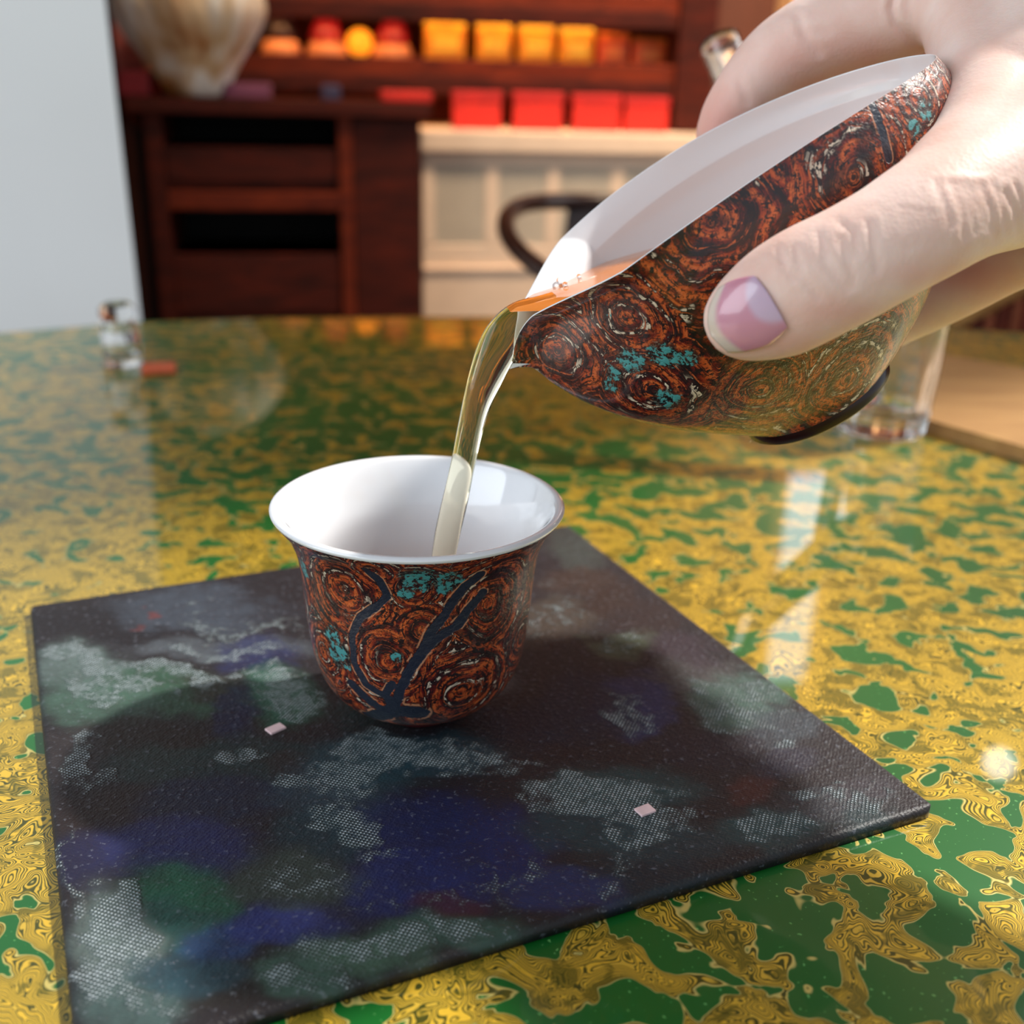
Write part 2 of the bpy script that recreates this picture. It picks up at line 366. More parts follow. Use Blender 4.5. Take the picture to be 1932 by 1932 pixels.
gt[0] = (803, 878, 38, 'largest gold square tea tin, leftmost of the gold row on the lit shelf')
for x0, x1, y0, lb in gt: shelf_tin(x0, x1, y0, zA, 'tea_tin', M_gold, M_gold2, lb, 'tin', 'gold tea tins on the lit shelf')
for x0, x1, y0, lb in [(1130, 1186, 62, 'orange tea tin directly right of the gold tins'), (1195, 1256, 72, 'orange tea tin at the right end of the lit shelf')]:
    shelf_tin(x0, x1, y0, zA, 'tea_tin', M_or, M_or2, lb, 'tin', 'orange tea tins on the lit shelf')
def bottle(xc, hw, ytop, mb, mt, label, off=.19):
    s0, s1 = WP(xc-hw, 85, off)[0], WP(xc+hw, 85, off)[0]; r = (s1-s0)/2; zt = WP(xc, ytop, off)[1]; h = zt-zA
    c = wloc((s0+s1)/2, zA, off-.04); e = empty('bottle', c, label, 'bottle', 'bottles on the lit shelf')
    lathe('base', [(0, 0), (r*1.05, 0), (r*1.1, h*.05), (r, h*.22), (r*.8, h*.27)], c, mb, e, 32)
    lathe('body', smooth_profile([(r*.8, h*.27), (r*.86, h*.4), (r*.7, h*.6), (r*.35, h*.8), (r*.22, h*.86)], 24), c, mt, e, 32)
    lathe('stopper', [(r*.2, h*.86), (r*.26, h*.88), (r*.26, h), (0, h)], c, mb, e, 24)
bottle(528, 36, -8, M_peach, M_navy, 'dark bottle with a peach base beside the paper lantern')
bottle(617, 36, 2, M_peach, M_pink, 'crimson bottle with a peach base, left of the glowing ball')
bottle(744, 36, 8, M_peach, M_pink, 'crimson bottle with a peach base, right of the glowing ball')
# glowing ball lamp
q0 = WP(655, 72, .19); q1 = WP(706, 72, .19); rb = (q1[0]-q0[0])/2
c = wloc((q0[0]+q1[0])/2, zA, .15); e = empty('ball_lamp', c, 'small round orange glowing lamp between two crimson bottles', 'lamp')
lathe('globe', [(max(rb*math.sin(a), 1e-4), rb*1.05 - rb*math.cos(a)) for a in np.linspace(.35, math.pi, 20)], c, glow('orange_globe', (255, 150, 30), .9, (255, 150, 40)), e, 32)
lathe('foot', [(0, 0), (rb*.6, 0), (rb*.55, rb*.12), (rb*.3, rb*.16)], c, M_navy, e, 24)

# red boxes standing on the radiator cover
rc_off = .30
for i, (x0, x1, y0, y1) in enumerate([(855, 946, 172, 242), (970, 1062, 174, 244), (1082, 1171, 178, 246), (1180, 1262, 183, 249)]):
    lb = ['red card box above the radiator cover, nearest the dark cabinet', 'red card box, second from the dark cabinet', 'red card box, third from the dark cabinet', 'red card box at the right end of its row'][i]
    a = WP((x0+x1)/2, y1, .27)
    e = empty('red_box', wloc(a[0], zC, .24), lb, 'box', 'red boxes above the radiator cover')
    s0, s1 = WP(x0, 210, .27)[0], WP(x1, 210, .27)[0]; zt = WP((x0+x1)/2, y0, .27)[1]
    wbox('carton', s0, s1, zC, zC+(zt-zC)*.72, .27, .252, M_red, e, .002); wbox('lid', s0-.001, s1+.001, zC+(zt-zC)*.73, zt, .271, .251, M_red2, e, .002)

# ---- radiator cover: cream panelled box with slatted grilles
rad = empty('radiator_cover', wloc(WP(1060, 420, rc_off)[0], 0, rc_off), 'cream panelled radiator cover with vertical slatted grilles under the shelves', 'radiator cover')
rs0, rs1 = WP(797, 420, rc_off)[0], WP(1500, 420, rc_off)[0]
wbox('top_board', rs0-.003, rs1+.003, zC-.03, zC, .016, rc_off+.012, M_cream, rad, .004)
wbox('core', rs0, rs1, 0, zC-.03, .016, rc_off-.012, M_cream, rad)
zz = lambda y: WP(1000, y, rc_off)[1]
wbox('front_rail', rs0, rs1, zz(315), zC-.03, rc_off-.012, rc_off, M_cream, rad)
wbox('front_rail', rs0, rs1, zz(505), zz(462), rc_off-.012, rc_off, M_cream, rad)
wbox('moulding', rs0, rs1, zz(512), zz(503), rc_off-.012, rc_off+.006, M_cream, rad)
wbox('plinth', rs0, rs1, 0, zz(512), rc_off-.012, rc_off+.002, M_cream, rad)
pan = [(820, 915), (940, 1030), (1055, 1150), (1175, 1270), (1295, 1390), (1415, 1480)]
edges = [797]+[v for ab in pan for v in ab]+[1500]
for k in range(0, len(edges), 2):
    wbox('stile', WP(edges[k], 400, rc_off)[0], WP(edges[k+1], 400, rc_off)[0], zz(462), zz(315), rc_off-.012, rc_off, M_cream, rad)
for a_, b_ in pan:
    s0, s1 = WP(a_, 400, rc_off)[0], WP(b_, 400, rc_off)[0]; bm = bmesh.new(); ns = 13
    for k in range(ns):
        cx = s0+(s1-s0)*(k+.5)/ns
        mtx = Matrix.Translation((cx, -(rc_off-.006), (zz(462)+zz(315))/2)) @ Matrix.Diagonal(((s1-s0)/ns*.72, .008, abs(zz(315)-zz(462)), 1))
        bmesh.ops.create_cube(bm, size=1, matrix=mtx)
    bm.transform(WM); me = bpy.data.meshes.new('grille'); bm.to_mesh(me); bm.free(); g = link('grille', me, M_grille, rad, False); g['kind'] = 'stuff'

# ---- cabinet on the left
co = .42
cab = empty('cabinet', wloc(WP(530, 400, co)[0], 0, co), 'dark red-brown wooden cabinet with two open black slots, left of the radiator cover', 'cabinet')
cs = lambda x, y=400: WP(x, y, co)[0]; cz = lambda y: WP(500, y, co)[1]
ctop = cz(188)
wbox('top_board', cs(236, 200), cs(812, 200), ctop-.018, ctop, .245, co+.008, M_dark, cab)
wbox('back', cs(290), cs(793), 0, ctop-.018, .245, .26, M_slot_shade, cab)
wbox('post', cs(285), cs(318), 0, ctop-.018, .26, co, M_dark, cab)
wbox('post', cs(642), cs(668), 0, ctop-.018, .26, co, M_shelf, cab)
wbox('side_door', cs(669), cs(793), 0, ctop-.018, .26, co-.004, M_dark, cab)
wbox('rail', cs(318), cs(642), cz(212), ctop-.018, .26, co-.002, M_dark, cab)
wbox('drawer', cs(319), cs(641), cz(345), cz(279), .27, co-.006, M_dark, cab)
wbox('rail', cs(318), cs(642), cz(397), cz(362), .26, co, M_shelf, cab)
wbox('rail', cs(318), cs(642), cz(362), cz(346), .26, co-.010, M_dark, cab)
wbox('drawer', cs(319), cs(641), cz(592), cz(481), .27, co-.006, M_dark, cab)
wbox('plinth', cs(319), cs(641), 0, cz(593), .26, co-.012, M_dark, cab)
wbox('slot_floor', cs(319), cs(641), cz(281), cz(279), .262, co-.012, M_slot_shade, cab, 0)
wbox('slot_floor', cs(319), cs(641), cz(483), cz(481), .262, co-.012, M_slot_shade, cab, 0)
wbox('side_gap_shade', cs(236, 300), cs(284), 0, cz(250), .26, co-.10, M_slot_shade, cab)  # black block standing in for the shaded gap beside the cabinet
wbox('side_gap_cap', cs(236, 220), cs(284), cz(250), ctop-.018, .26, co-.06, M_dark, cab)
M_purple = simple('purple_cloth', (122, 62, 86), .7, .1); M_violet = simple('grey_violet_card', (60, 52, 78), .7, .1)
def flat(x0, x1, y0, name, m, label, cat, off=.38, dep=.08):
    s0, s1 = WP(x0, y0, off)[0], WP(x1, y0, off)[0]; zt = WP((x0+x1)/2, y0, off)[1]
    if zt < ctop+.004: zt = ctop+.012
    o = wbox(name, s0, s1, ctop, zt, off, off-dep, m, None, .003); return set_props(o, label, cat)
flat(420, 508, 157, 'packet', M_purple, 'flat purple packet on the cabinet beside the paper lantern', 'packet')
flat(606, 642, 160, 'packet', M_violet, 'tiny grey-violet packet in the middle of the cabinet top', 'packet')
flat(720, 816, 172, 'packet', M_red, 'flat red packet at the right end of the cabinet top', 'packet')
flat(222, 280, 133, 'gift_box', simple('rose_card', (176, 44, 48), .6, .1), 'dull red box on the cabinet behind the paper lantern', 'box')
bb = [WP(205, 10, .3)[0], WP(262, 10, .3)[0]]
set_props(wbox('wrapped_parcel', bb[0], bb[1], ctop, WP(230, -60, .3)[1], .285, .247, simple('faded_pink_paper', (196, 108, 100), .8, .3, 40), None, .004),
          'tall faded pink parcel standing against the left edge of the shelves', 'parcel')
# ---- fluted paper lantern
lo = .40; L0 = WP(362, 180, lo); cL = wloc(L0[0], ctop, .36)
def SCL(px): return px*np.linalg.norm(cL-CAM)/F
lan = empty('paper_lantern', cL, 'cream and brown fluted paper lantern, wide at the top, on the cabinet', 'lantern')
prof = smooth_profile([(38, 0), (52, 10), (80, 60), (112, 110), (122, 145), (112, 180), (85, 215), (50, 240), (30, 250)], 50)
na = 96; V = []; sh_ = []
for r0, z0 in prof:
    for k in range(na):
        a = 2*math.pi*k/na; f = 1+.035*math.cos(a*8) + .012*math.cos(a*24+z0*.05)
        V.append(cL + np.array([SCL(r0)*f*math.cos(a+.15*math.sin(z0/60)), SCL(r0)*f*math.sin(a+.15*math.sin(z0/60)), SCL(z0)]))
def paper_mat():
    t = NT('fluted_paper'); o = t.obj(); mp = t.n('ShaderNodeMapping', None, Vector=o); mp.inputs['Scale'].default_value = (1, 1, .22); mp.inputs['Location'].default_value = (.0, .05, 0)
    nz = t.noise(mp.outputs[0], 15, 3, .5, .6).outputs[0]
    return t.out(Base_Color=t.ramp(nz, [(.36, lin((168, 104, 44))), (.47, lin((214, 180, 136))), (.56, lin((238, 228, 212)))]), Roughness=.6)
link('shade', mesh('shade', V, grid_faces(len(prof), na)), paper_mat(), lan)
lathe('base_ring', [(0, 0), (SCL(40), 0), (SCL(40), SCL(6)), (SCL(34), SCL(8))], cL, M_chair, lan, 32)

# ---- chairs beyond the table
ch = empty('round_back_chair', P(1090, 430, 1.12)*[1, 1, 0], 'dark wooden chair with a curved bentwood back rail, in front of the radiator cover', 'chair')
rp = [(1300, 430, 1.02), (1250, 398, 1.12), (1180, 384, 1.15), (1100, 380, 1.15), (1030, 381, 1.13), (985, 388, 1.10), (960, 405, 1.07), (954, 430, 1.04), (968, 460, 1.01), (1000, 492, .98), (1050, 530, .95), (1110, 575, .92)]
tube('top_rail', [P(*q) for q in rp], [.0085]*len(rp), M_chair, ch, 16, smooth_n=60)
a1, a2, a3, a4 = P(1072, 384, 1.15), P(1160, 384, 1.15), P(1160, 560, 1.16), P(1050, 560, 1.16)
V = [a1, a2, a3, a4] + [v+np.array([0, .012, 0]) for v in (a1, a2, a3, a4)]
link('back_splat', mesh('back_splat', V, [(0, 3, 2, 1), (4, 5, 6, 7), (0, 1, 5, 4), (1, 2, 6, 5), (2, 3, 7, 6), (3, 0, 4, 7)]), M_chair, ch, False)
lg = P(1110, 575, .92); bl = P(1100, 400, 1.15)
seat_c = (lg+bl)/2 + np.array([.05, 0, 0]); seat_c[2] = .45
lathe('seat', [(0, -.02), (.2, -.02), (.215, 0), (.2, .02), (0, .025)], seat_c, M_chair, ch, 40)
for dx, dy in ((-.15, -.13), (.15, -.13), (-.14, .15), (.14, .15)):
    tube('leg', [seat_c+[dx*.9, dy*.9, 0], (seat_c+[dx*1.1, dy*1.1, 0])*[1, 1, 0]+[0, 0, .001]], [.016, .012], M_chair, ch, 12)
tube('arm_post', [lg, seat_c+[-.14, -.12, 0]], [.009, .012], M_chair, ch, 12)
ch2 = empty('armchair', P(1850, 640, 1.0)*[1, 1, 0], 'pale tan wooden armchair at the far right behind the fingers', 'chair')
q = [(1760, 640, 1.02), (1800, 598, 1.0), (1860, 560, .98), (1932, 520, .96), (2040, 462, .93), (2150, 430, .9)]
tube('arm_rail', [P(*k) for k in q], [.013, .015, .016, .016, .016, .014], M_tan, ch2, 16, smooth_n=30)
sc2 = P(2060, 700, 1.12); sc2[2] = .45
box('seat', sc2-[.2, .2, .02], sc2+[.2, .2, .02], M_chair, ch2, .008)
for k, (px, py, d) in enumerate([(1850, 566, .98), (1905, 535, .965), (1960, 506, .95)]):
    t0 = P(px, py, d); tube('spindle', [t0, np.array([t0[0]+.01, t0[1]+.02, .46])], [.007, .008], M_dark, ch2, 12)
for dx, dy in ((-.17, -.17), (.17, -.17), (-.17, .17), (.17, .17)):
    tube('leg', [sc2+[dx, dy, 0], sc2*[1, 1, 0]+[dx*1.1, dy*1.1, .001]], [.018, .013], M_chair, ch2, 12)
t0 = P(1778, 620, 1.01); tube('arm_post', [t0, np.array([sc2[0]-.17, sc2[1]+.1, .46])], [.012, .012], M_tan, ch2, 12)

# ================================================================ TABLE
poly = [G(x, y, T)[:2] for x, y in [(-700, 720), (-300, 660), (0, 628), (250, 608), (500, 600), (800, 597), (1100, 598), (1400, 604), (1700, 615), (1932, 628), (2300, 660), (2600, 700)]]
poly += [np.array([.75, .1]), np.array([.55, -.25]), np.array([-.55, -.25]), np.array([-.75, .1])]
tb = empty('table', (0, .25, 0), 'round-edged table with a glossy green and gold swirled lacquer top', 'table')
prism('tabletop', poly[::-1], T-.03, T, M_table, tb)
lathe('pedestal', smooth_profile([(.26, 0), (.25, .03), (.07, .08), (.06, .4), (.08, .66), (.2, .72)], 40), (0, .25, 0), M_dark, tb, 48)

# ---- painted canvas mat
A_, B_, C_, D_ = [G(*q, MAT_Z) for q in [(68, 1140), (1072, 988), (1763, 1526), (137, 2020)]]
mc = (A_+B_+C_+D_)/4; exv = (B_-A_)+(C_-D_); ang = math.atan2(exv[1], exv[0]); S_ = .0916
ca, sa = math.cos(ang), math.sin(ang)
def to_mat(p): d = np.asarray(p)[..., :2]-mc[:2]; return np.stack([d[..., 0]*ca+d[..., 1]*sa, -d[..., 0]*sa+d[..., 1]*ca], -1)
def mpx(px, py): return to_mat(G(px, py, MAT_Z))
N = 330; gx = np.linspace(-S_, S_, N); XX, YY = np.meshgrid(gx, gx)
eg = S_ - np.maximum(np.abs(XX), np.abs(YY))
corner = np.hypot(np.maximum(np.abs(XX)-(S_-.003), 0), np.maximum(np.abs(YY)-(S_-.003), 0))
ZZ = -np.clip(1-eg/.0012, 0, 1)**2*.0009
sc_c = np.where(corner > .003, .003/np.maximum(corner, 1e-9), 1)
X2 = np.where(sc_c < 1, np.sign(XX)*((S_-.003)+(np.abs(XX)-(S_-.003))*sc_c), XX); Y2 = np.where(sc_c < 1, np.sign(YY)*((S_-.003)+(np.abs(YY)-(S_-.003))*sc_c), YY)
Vt = np.stack([X2, Y2, ZZ], -1).reshape(-1, 3)
ring = list(range(0, N)) + [i*N+N-1 for i in range(1, N)] + [(N-1)*N+j for j in range(N-2, -1, -1)] + [i*N for i in range(N-2, 0, -1)]
lowv = Vt[ring].copy(); lowv[:, 2] = -.0029; nb = len(Vt)
fs = [tuple(f) for f in grid_faces(N, N, False)] + [(ring[i], nb+i, nb+(i+1) % len(ring), ring[(i+1) % len(ring)]) for i in range(len(ring))] + [tuple(range(nb, nb+len(ring)))[::-1]]
me = mesh('canvas_mat', np.vstack([Vt, lowv]), fs)
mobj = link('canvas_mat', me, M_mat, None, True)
mobj.location = Vector(mc); mobj.rotation_euler = (0, 0, ang)
set_props(mobj, 'square dark painted canvas mat in blue, green and brown under the cup', 'mat')
blobs = [  # px, py, rx, ry (px), colour, strength
 (250, 1180, 200, 35, (24, 20, 26), 1), (380, 1150, 160, 30, (60, 70, 84), .8), (420, 1215, 180, 22, (76, 84, 92), .8), (480, 1230, 70, 40, (28, 36, 84), .8),
 (150, 1270, 90, 50, (84, 104, 100), .9), (300, 1300, 140, 45, (44, 84, 62), .9), (180, 1330, 100, 45, (60, 92, 78), .9), (410, 1290, 90, 30, (44, 38, 34), .8),
 (260, 1400, 160, 40, (34, 24, 20), 1), (130, 1430, 60, 60, (50, 44, 46), .8), (300, 1450, 100, 40, (30, 54, 52), .7), (520, 1310, 90, 50, (28, 88, 66), 1), (430, 1350, 40, 60, (16, 24, 62), .9),
 (230, 1540, 150, 50, (40, 26, 24), .9), (330, 1600, 170, 45, (26, 34, 92), .9), (160, 1620, 60, 50, (22, 22, 58), .8), (480, 1440, 140, 50, (14, 44, 46), .9), (560, 1450, 60, 30, (40, 30, 28), .8),
 (420, 1520, 150, 40, (16, 30, 60), .8), (640, 1500, 120, 60, (34, 62, 76), .8), (700, 1440, 120, 50, (20, 60, 70), .9), (820, 1430, 130, 40, (24, 58, 70), .8),
 (850, 1560, 170, 60, (12, 26, 78), 1), (780, 1660, 130, 70, (16, 30, 92), 1), (950, 1600, 90, 60, (14, 28, 84), .9), (620, 1580, 80, 40, (18, 52, 62), .8),
 (350, 1680, 110, 50, (20, 92, 66), 1), (330, 1740, 80, 50, (26, 84, 76), .9), (400, 1770, 90, 40, (24, 60, 110), .9), (540, 1740, 130, 40, (30, 44, 118), .9), (200, 1760, 80, 90, (84, 102, 98), .9),
 (560, 1660, 120, 50, (54, 68, 60), .8), (430, 1850, 130, 50, (38, 34, 30), .9), (700, 1800, 130, 40, (62, 96, 76), .9), (560, 1840, 90, 40, (56, 90, 76), .9), (860, 1760, 140, 35, (50, 84, 72), .9), (230, 1900, 120, 60, (60, 86, 84), .9),
 (840, 1710, 60, 25, (70, 22, 22), .7), (300, 1150, 12, 5, (130, 40, 26), .6), (265, 1170, 14, 5, (120, 36, 26), .5), (330, 1830, 120, 40, (30, 74, 88), .8),
 (1100, 1030, 60, 40, (58, 66, 60), .8), (1080, 1090, 70, 30, (60, 40, 28), .8), (1060, 1180, 90, 50, (66, 54, 42), .9), (1190, 1230, 60, 30, (72, 82, 58), .9), (1150, 1130, 60, 30, (48, 28, 18), .9),
 (1230, 1170, 60, 40, (44, 26, 24), .8), (1330, 1290, 70, 40, (72, 70, 70), .8), (1400, 1320, 80, 45, (66, 96, 86), .9), (1470, 1370, 70, 35, (56, 66, 74), .9), (1300, 1230, 60, 40, (54, 40, 52), .8),
 (1200, 1330, 80, 40, (26, 40, 92), .9), (1100, 1330, 110, 40, (16, 22, 44), .9), (1330, 1400, 100, 40, (28, 24, 38), .9), (1400, 1480, 60, 30, (70, 24, 20), .8), (1480, 1440, 70, 30, (40, 40, 58), .8),
 (1150, 1480, 120, 50, (24, 62, 66), .9), (1100, 1560, 120, 50, (22, 56, 64), .9), (1250, 1600, 120, 40, (24, 54, 62), .8), (1450, 1560, 120, 35, (24, 62, 66), .9), (1560, 1520, 90, 30, (44, 48, 56), .9), (1640, 1500, 60, 25, (50, 46, 54), .8),
 (1650, 1545, 60, 25, (26, 52, 56), .8), (1200, 1660, 160, 35, (18, 36, 46), .9), (1050, 1680, 120, 40, (20, 40, 96), .8), (1000, 1360, 120, 40, (16, 30, 50), .8), (700, 1350, 80, 30, (14, 40, 40), .8)]
dry_glint_blobs = [(160, 1250, 90, 25, .9), (330, 1260, 120, 18, .9), (420, 1215, 130, 14, .8), (200, 1300, 90, 30, .8), (540, 1300, 85, 45, .95), (130, 1430, 30, 60, .9), (190, 1475, 30, 14, .8), (450, 1440, 60, 22, .8), (560, 1500, 60, 18, .8), (640, 1490, 80, 40, .9),  # dry-brushed patches that carry the painted glints
 (720, 1430, 100, 40, .95), (860, 1440, 140, 26, .8), (680, 1560, 70, 28, .95), (740, 1600, 50, 14, .8), (200, 1740, 60, 80, 1.1), (240, 1690, 20, 50, 1.1), (130, 1650, 14, 80, .7), (160, 1850, 50, 60, .9), (700, 1790, 140, 30, .9), (860, 1760, 120, 22, .8), (600, 1660, 110, 40, .55), (560, 1850, 120, 26, .7), (260, 1890, 90, 30, .7),
 (1190, 1330, 45, 20, .8), (1100, 1490, 110, 50, 1.0), (1190, 1560, 90, 40, .9), (1450, 1550, 100, 24, .9), (1560, 1500, 90, 16, .7), (1650, 1520, 60, 14, .8), (1400, 1320, 90, 40, .6), (1470, 1400, 40, 12, .7), (970, 1640, 120, 30, .5), (1150, 1640, 40, 50, .6),
 (1190, 1230, 50, 26, .55), (1060, 1170, 80, 40, .5), (1050, 1100, 60, 20, .3), (900, 1700, 300, 20, .35), (480, 1170, 120, 16, .7)]
pw = np.stack([X2.ravel()*ca-Y2.ravel()*sa+mc[0], X2.ravel()*sa+Y2.ravel()*ca+mc[1], np.full(N*N, MAT_Z)], -1)
dv = pw-CAM; dep = dv@FWD; PXm = CX+F*(dv@R)/dep; PYm = CX-F*(dv@U)/dep
base = np.tile(np.array(lin((30, 25, 30))[:3]), (N*N, 1)); 
def fbm(x, y, seed):
    r = np.random.default_rng(seed); s = 0
    for k, a in ((60, 1), (110, .8), (230, .65), (420, .5), (800, .38), (1500, .25)):
        for _ in range(3):
            th_ = r.uniform(0, 6.28); s = s + a*np.sin(k*(x*math.cos(th_)+y*math.sin(th_))+r.uniform(0, 6.28))
    return s/4
wx_ = fbm(X2.ravel(), Y2.ravel(), 1)*34; wy_ = fbm(X2.ravel(), Y2.ravel(), 2)*19
for (bx, by, rx, ry, cc, st) in blobs:
    d = ((PXm+wx_-bx)/rx)**2 + ((PYm+wy_-by)/ry)**2
    wgt = (st/(1+np.exp((d-1.0)*4.5)))[:, None]; base = base*(1-wgt) + np.array(lin(cc)[:3])*wgt
lum = base.mean(1, keepdims=True); base = lum + (base-lum)*.8
dry_glint_v = np.zeros(N*N)
for (bx, by, rx, ry, st) in dry_glint_blobs:
    d = ((PXm+wx_*1.3-bx)/rx)**2 + ((PYm+wy_*1.6-by)/ry)**2; dry_glint_v = np.maximum(dry_glint_v, st/(1+np.exp((d-1.0)*4)))
def fattr(me, name, vals):
    a = me.attributes.new(name, 'FLOAT', 'POINT'); v = np.zeros(len(me.vertices), np.float32); v[:len(vals)] = vals; a.data.foreach_set('value', v)
ca_ = me.color_attributes.new('paint', 'FLOAT_COLOR', 'POINT'); cv = np.ones((len(me.vertices), 4), np.float32); cv[:, :3] = (.01, .01, .012); cv[:N*N, :3] = base; ca_.data.foreach_set('color', cv.ravel())
fattr(me, 'dry_glint', dry_glint_v)
M_inlay = simple('mother_of_pearl_chip', (236, 206, 208), .4, .08, 400)
for k, (px, py, w_, h_) in enumerate([(520, 1376, .0044, .0030), (1217, 1530, .0040, .0030)]):
    q = mpx(px, py); Mx = Matrix.Translation(Vector((mc[0], mc[1], MAT_Z))) @ Matrix.Rotation(ang, 4, 'Z') @ Matrix.Translation((q[0], q[1], 0)) @ Matrix.Rotation(.35 if k == 0 else .12, 4, 'Z')
    o = box('pearl_chip', (-w_/2, -h_/2, -.0003), (w_/2, h_/2, .0005), M_inlay, mobj, .0002, Mx); o['label'] = 'small pinkish white chip set in the canvas'

# ================================================================ lacquer motif attributes
def motif_attrs(me, co, shells, veins, teals, back):
    """co: vertex positions. shells: (centre, radius); veins: list of (polyline, half width); teals: (centre, radius)."""
    n = len(co); best = np.full(n, 9.); second = np.full(n, 9.); idx = np.zeros(n)
    for k, (c, r) in enumerate(shells + back):
        d = np.linalg.norm(co-c, axis=1)/r; nb_ = d < best; second = np.where(nb_, best, np.minimum(second, d)); best = np.where(nb_, d, best); idx = np.where(nb_, k, idx)
    ve = np.clip(1-(second-best)/.16, 0, 1)*.0
    for pl, hw in veins:
        dm = np.full(n, 9.)
        for a, b in zip(pl[:-1], pl[1:]):
            ab = b-a; t = np.clip(((co-a)@ab)/(ab@ab), 0, 1); dm = np.minimum(dm, np.linalg.norm(co-a-t[:, None]*ab, axis=1))
        ve = np.maximum(ve, np.clip(1-dm/(hw*2), 0, 1))
    te = np.zeros(n)
    for c, r in teals: te = np.maximum(te, np.clip(1.25-np.linalg.norm(co-c, axis=1)/r, 0, 1))
    fattr(me, 'ring', best.astype(np.float32)); pass; fattr(me, 'vein', ve); fattr(me, 'teal', te); fattr(me, 'shell', ((idx*.37) % 1).astype(np.float32))

# ================================================================ CUP
cf = G(792, 1331, MAT_Z); cf[2] = MAT_Z
cup = empty('tea_cup', cf, 'small flared lacquered tea cup with a white glazed inside, standing on the mat', 'cup')
outp = smooth_profile([(.0098, .0026), (.0140, .0036), (.0188, .0058), (.0226, .0095), (.0250, .0140), (.0266, .0200), (.0275, .0270), (.0281, .0340), (.0286, .0405), (.0296, .0460), (.0318, .0512), (.0340, .0541), (.0349, .0554)], 200)
co_ = lathe('body', outp, cf, M_lac, cup, 420)
inp = smooth_profile([(.0345, .0551), (.0350, .0555), (.0351, .0562), (.0341, .0567), (.0327, .0560), (.0308, .0530), (.0288, .0485), (.0272, .0430), (.0266, .0360), (.0260, .0280), (.0244, .0200), (.0222, .0130), (.0180, .0080), (.0110, .0062), (.0001, .0060)], 110)
lathe('inner_glaze', inp, cf, M_white, cup, 160)
lathe('foot_ring', [(.0094, .0036), (.0103, .0030), (.0106, .0016), (.0103, 0), (.0090, 0), (.0086, .002), (.0001, .0022)], cf, simple('crimson_lacquer', (96, 30, 36), .35, .1), cup, 64)
lathe('poured_tea', [(.0001, .0195), (.0246, .0195)], cf, M_tea, None, 64)
set_props(bpy.data.objects['poured_tea'], 'amber tea gathering in the bottom of the cup', 'tea')
def pickers(me):
    bm = bmesh.new(); bm.from_mesh(me); bv = BVHTree.FromBMesh(bm); bm.free()
    def hit(px, py):
        v = P(px, py, 1)-CAM; h = bv.ray_cast(Vector(CAM), Vector(v).normalized(), 3)
        return np.array(h[0]) if h[0] is not None else None
    return hit
def verts(me): c = np.zeros(len(me.vertices)*3); me.vertices.foreach_get('co', c); return c.reshape(-1, 3)
hit = pickers(co_.data)
def H(l): return [h for h in (hit(*q) for q in l) if h is not None]
pxm = .000127
cs_ = [(870, 1305, 95), (735, 1250, 85), (650, 1110, 95), (920, 1140, 85), (800, 1190, 60), (780, 1110, 50), (700, 1075, 50), (985, 1200, 60), (610, 1230, 60), (640, 1320, 60), (1010, 1090, 60)]
shells = [(hit(x, y), r*pxm) for x, y, r in cs_ if hit(x, y) is not None]
vn = [([(748, 1350), (735, 1318), (690, 1290), (668, 1250), (664, 1200), (680, 1165), (715, 1140), (730, 1125), (715, 1095), (690, 1075)], 7*pxm),
      ([(742, 1345), (756, 1300), (775, 1260), (800, 1225), (815, 1190), (840, 1160), (858, 1130), (880, 1105), (905, 1085)], 9*pxm),
      ([(790, 1235), (830, 1200), (862, 1180), (885, 1150), (910, 1120)], 9*pxm), ([(700, 1352), (740, 1340), (790, 1345)], 16*pxm), ([(664, 1290), (700, 1325), (740, 1345)], 10*pxm), ([(740, 1290), (728, 1310), (742, 1340)], 7*pxm)]
veins = [(H(pl), hw) for pl, hw in vn]
tl = [(hit(790, 1092), 38*pxm), (hit(845, 1098), 32*pxm), (hit(765, 1120), 16*pxm), (hit(640, 1235), 34*pxm), (hit(628, 1200), 24*pxm), (hit(572, 1070), 24*pxm), (hit(748, 1240), 14*pxm)]
tl = [q for q in tl if q[0] is not None]
back = []
for k in range(22):
    a = rng.uniform(-.1, math.pi+.1); z = rng.uniform(.008, .052); r = .029; back.append((cf+np.array([r*math.cos(a), r*math.sin(a), z]), rng.uniform(.008, .013)))
motif_attrs(co_.data, verts(co_.data), shells, veins, tl, back)

# ================================================================ POURING JUG
th_, al_, a_r, w_r, k_r, pin, ox, oy, _, lip, k2 = [0.3748, 0.0558, 476.8, 290.2, 57.3, 0.515, 9.7, -9.6, 0, 52.4, 5.3]
Sj = .25/F; u0 = .834*R + .552*U; JX = u0*math.cos(al_) + B*math.sin(al_); JN = np.cross(B, JX); JN /= np.linalg.norm(JN)
if JN@U < 0: JN = -JN
JB = np.cross(JX, JN)
if JB@B < 0: JB = -JB
JZ = JN*math.cos(th_) + JB*math.sin(th_); JY = JB*math.cos(th_) - JN*math.sin(th_); JO = P(1000+ox, 610+oy, .25)
def J(x, y, z): return JO + Sj*(np.multiply.outer(x, JX) + np.multiply.outer(y, JY) + np.multiply.outer(z, JZ))
def interp(t, tab): tab = np.array(tab, float); return np.interp(t, tab[:, 0], tab[:, 1])
def sm(t, tab):
    tab = smooth_profile(tab, 200); return np.interp(t, tab[:, 0], tab[:, 1])
nph, nt = 420, 180
phi = np.linspace(0, 2*math.pi, nph, endpoint=False); c_, s_ = np.cos(phi), np.sin(phi)
NB = 440.
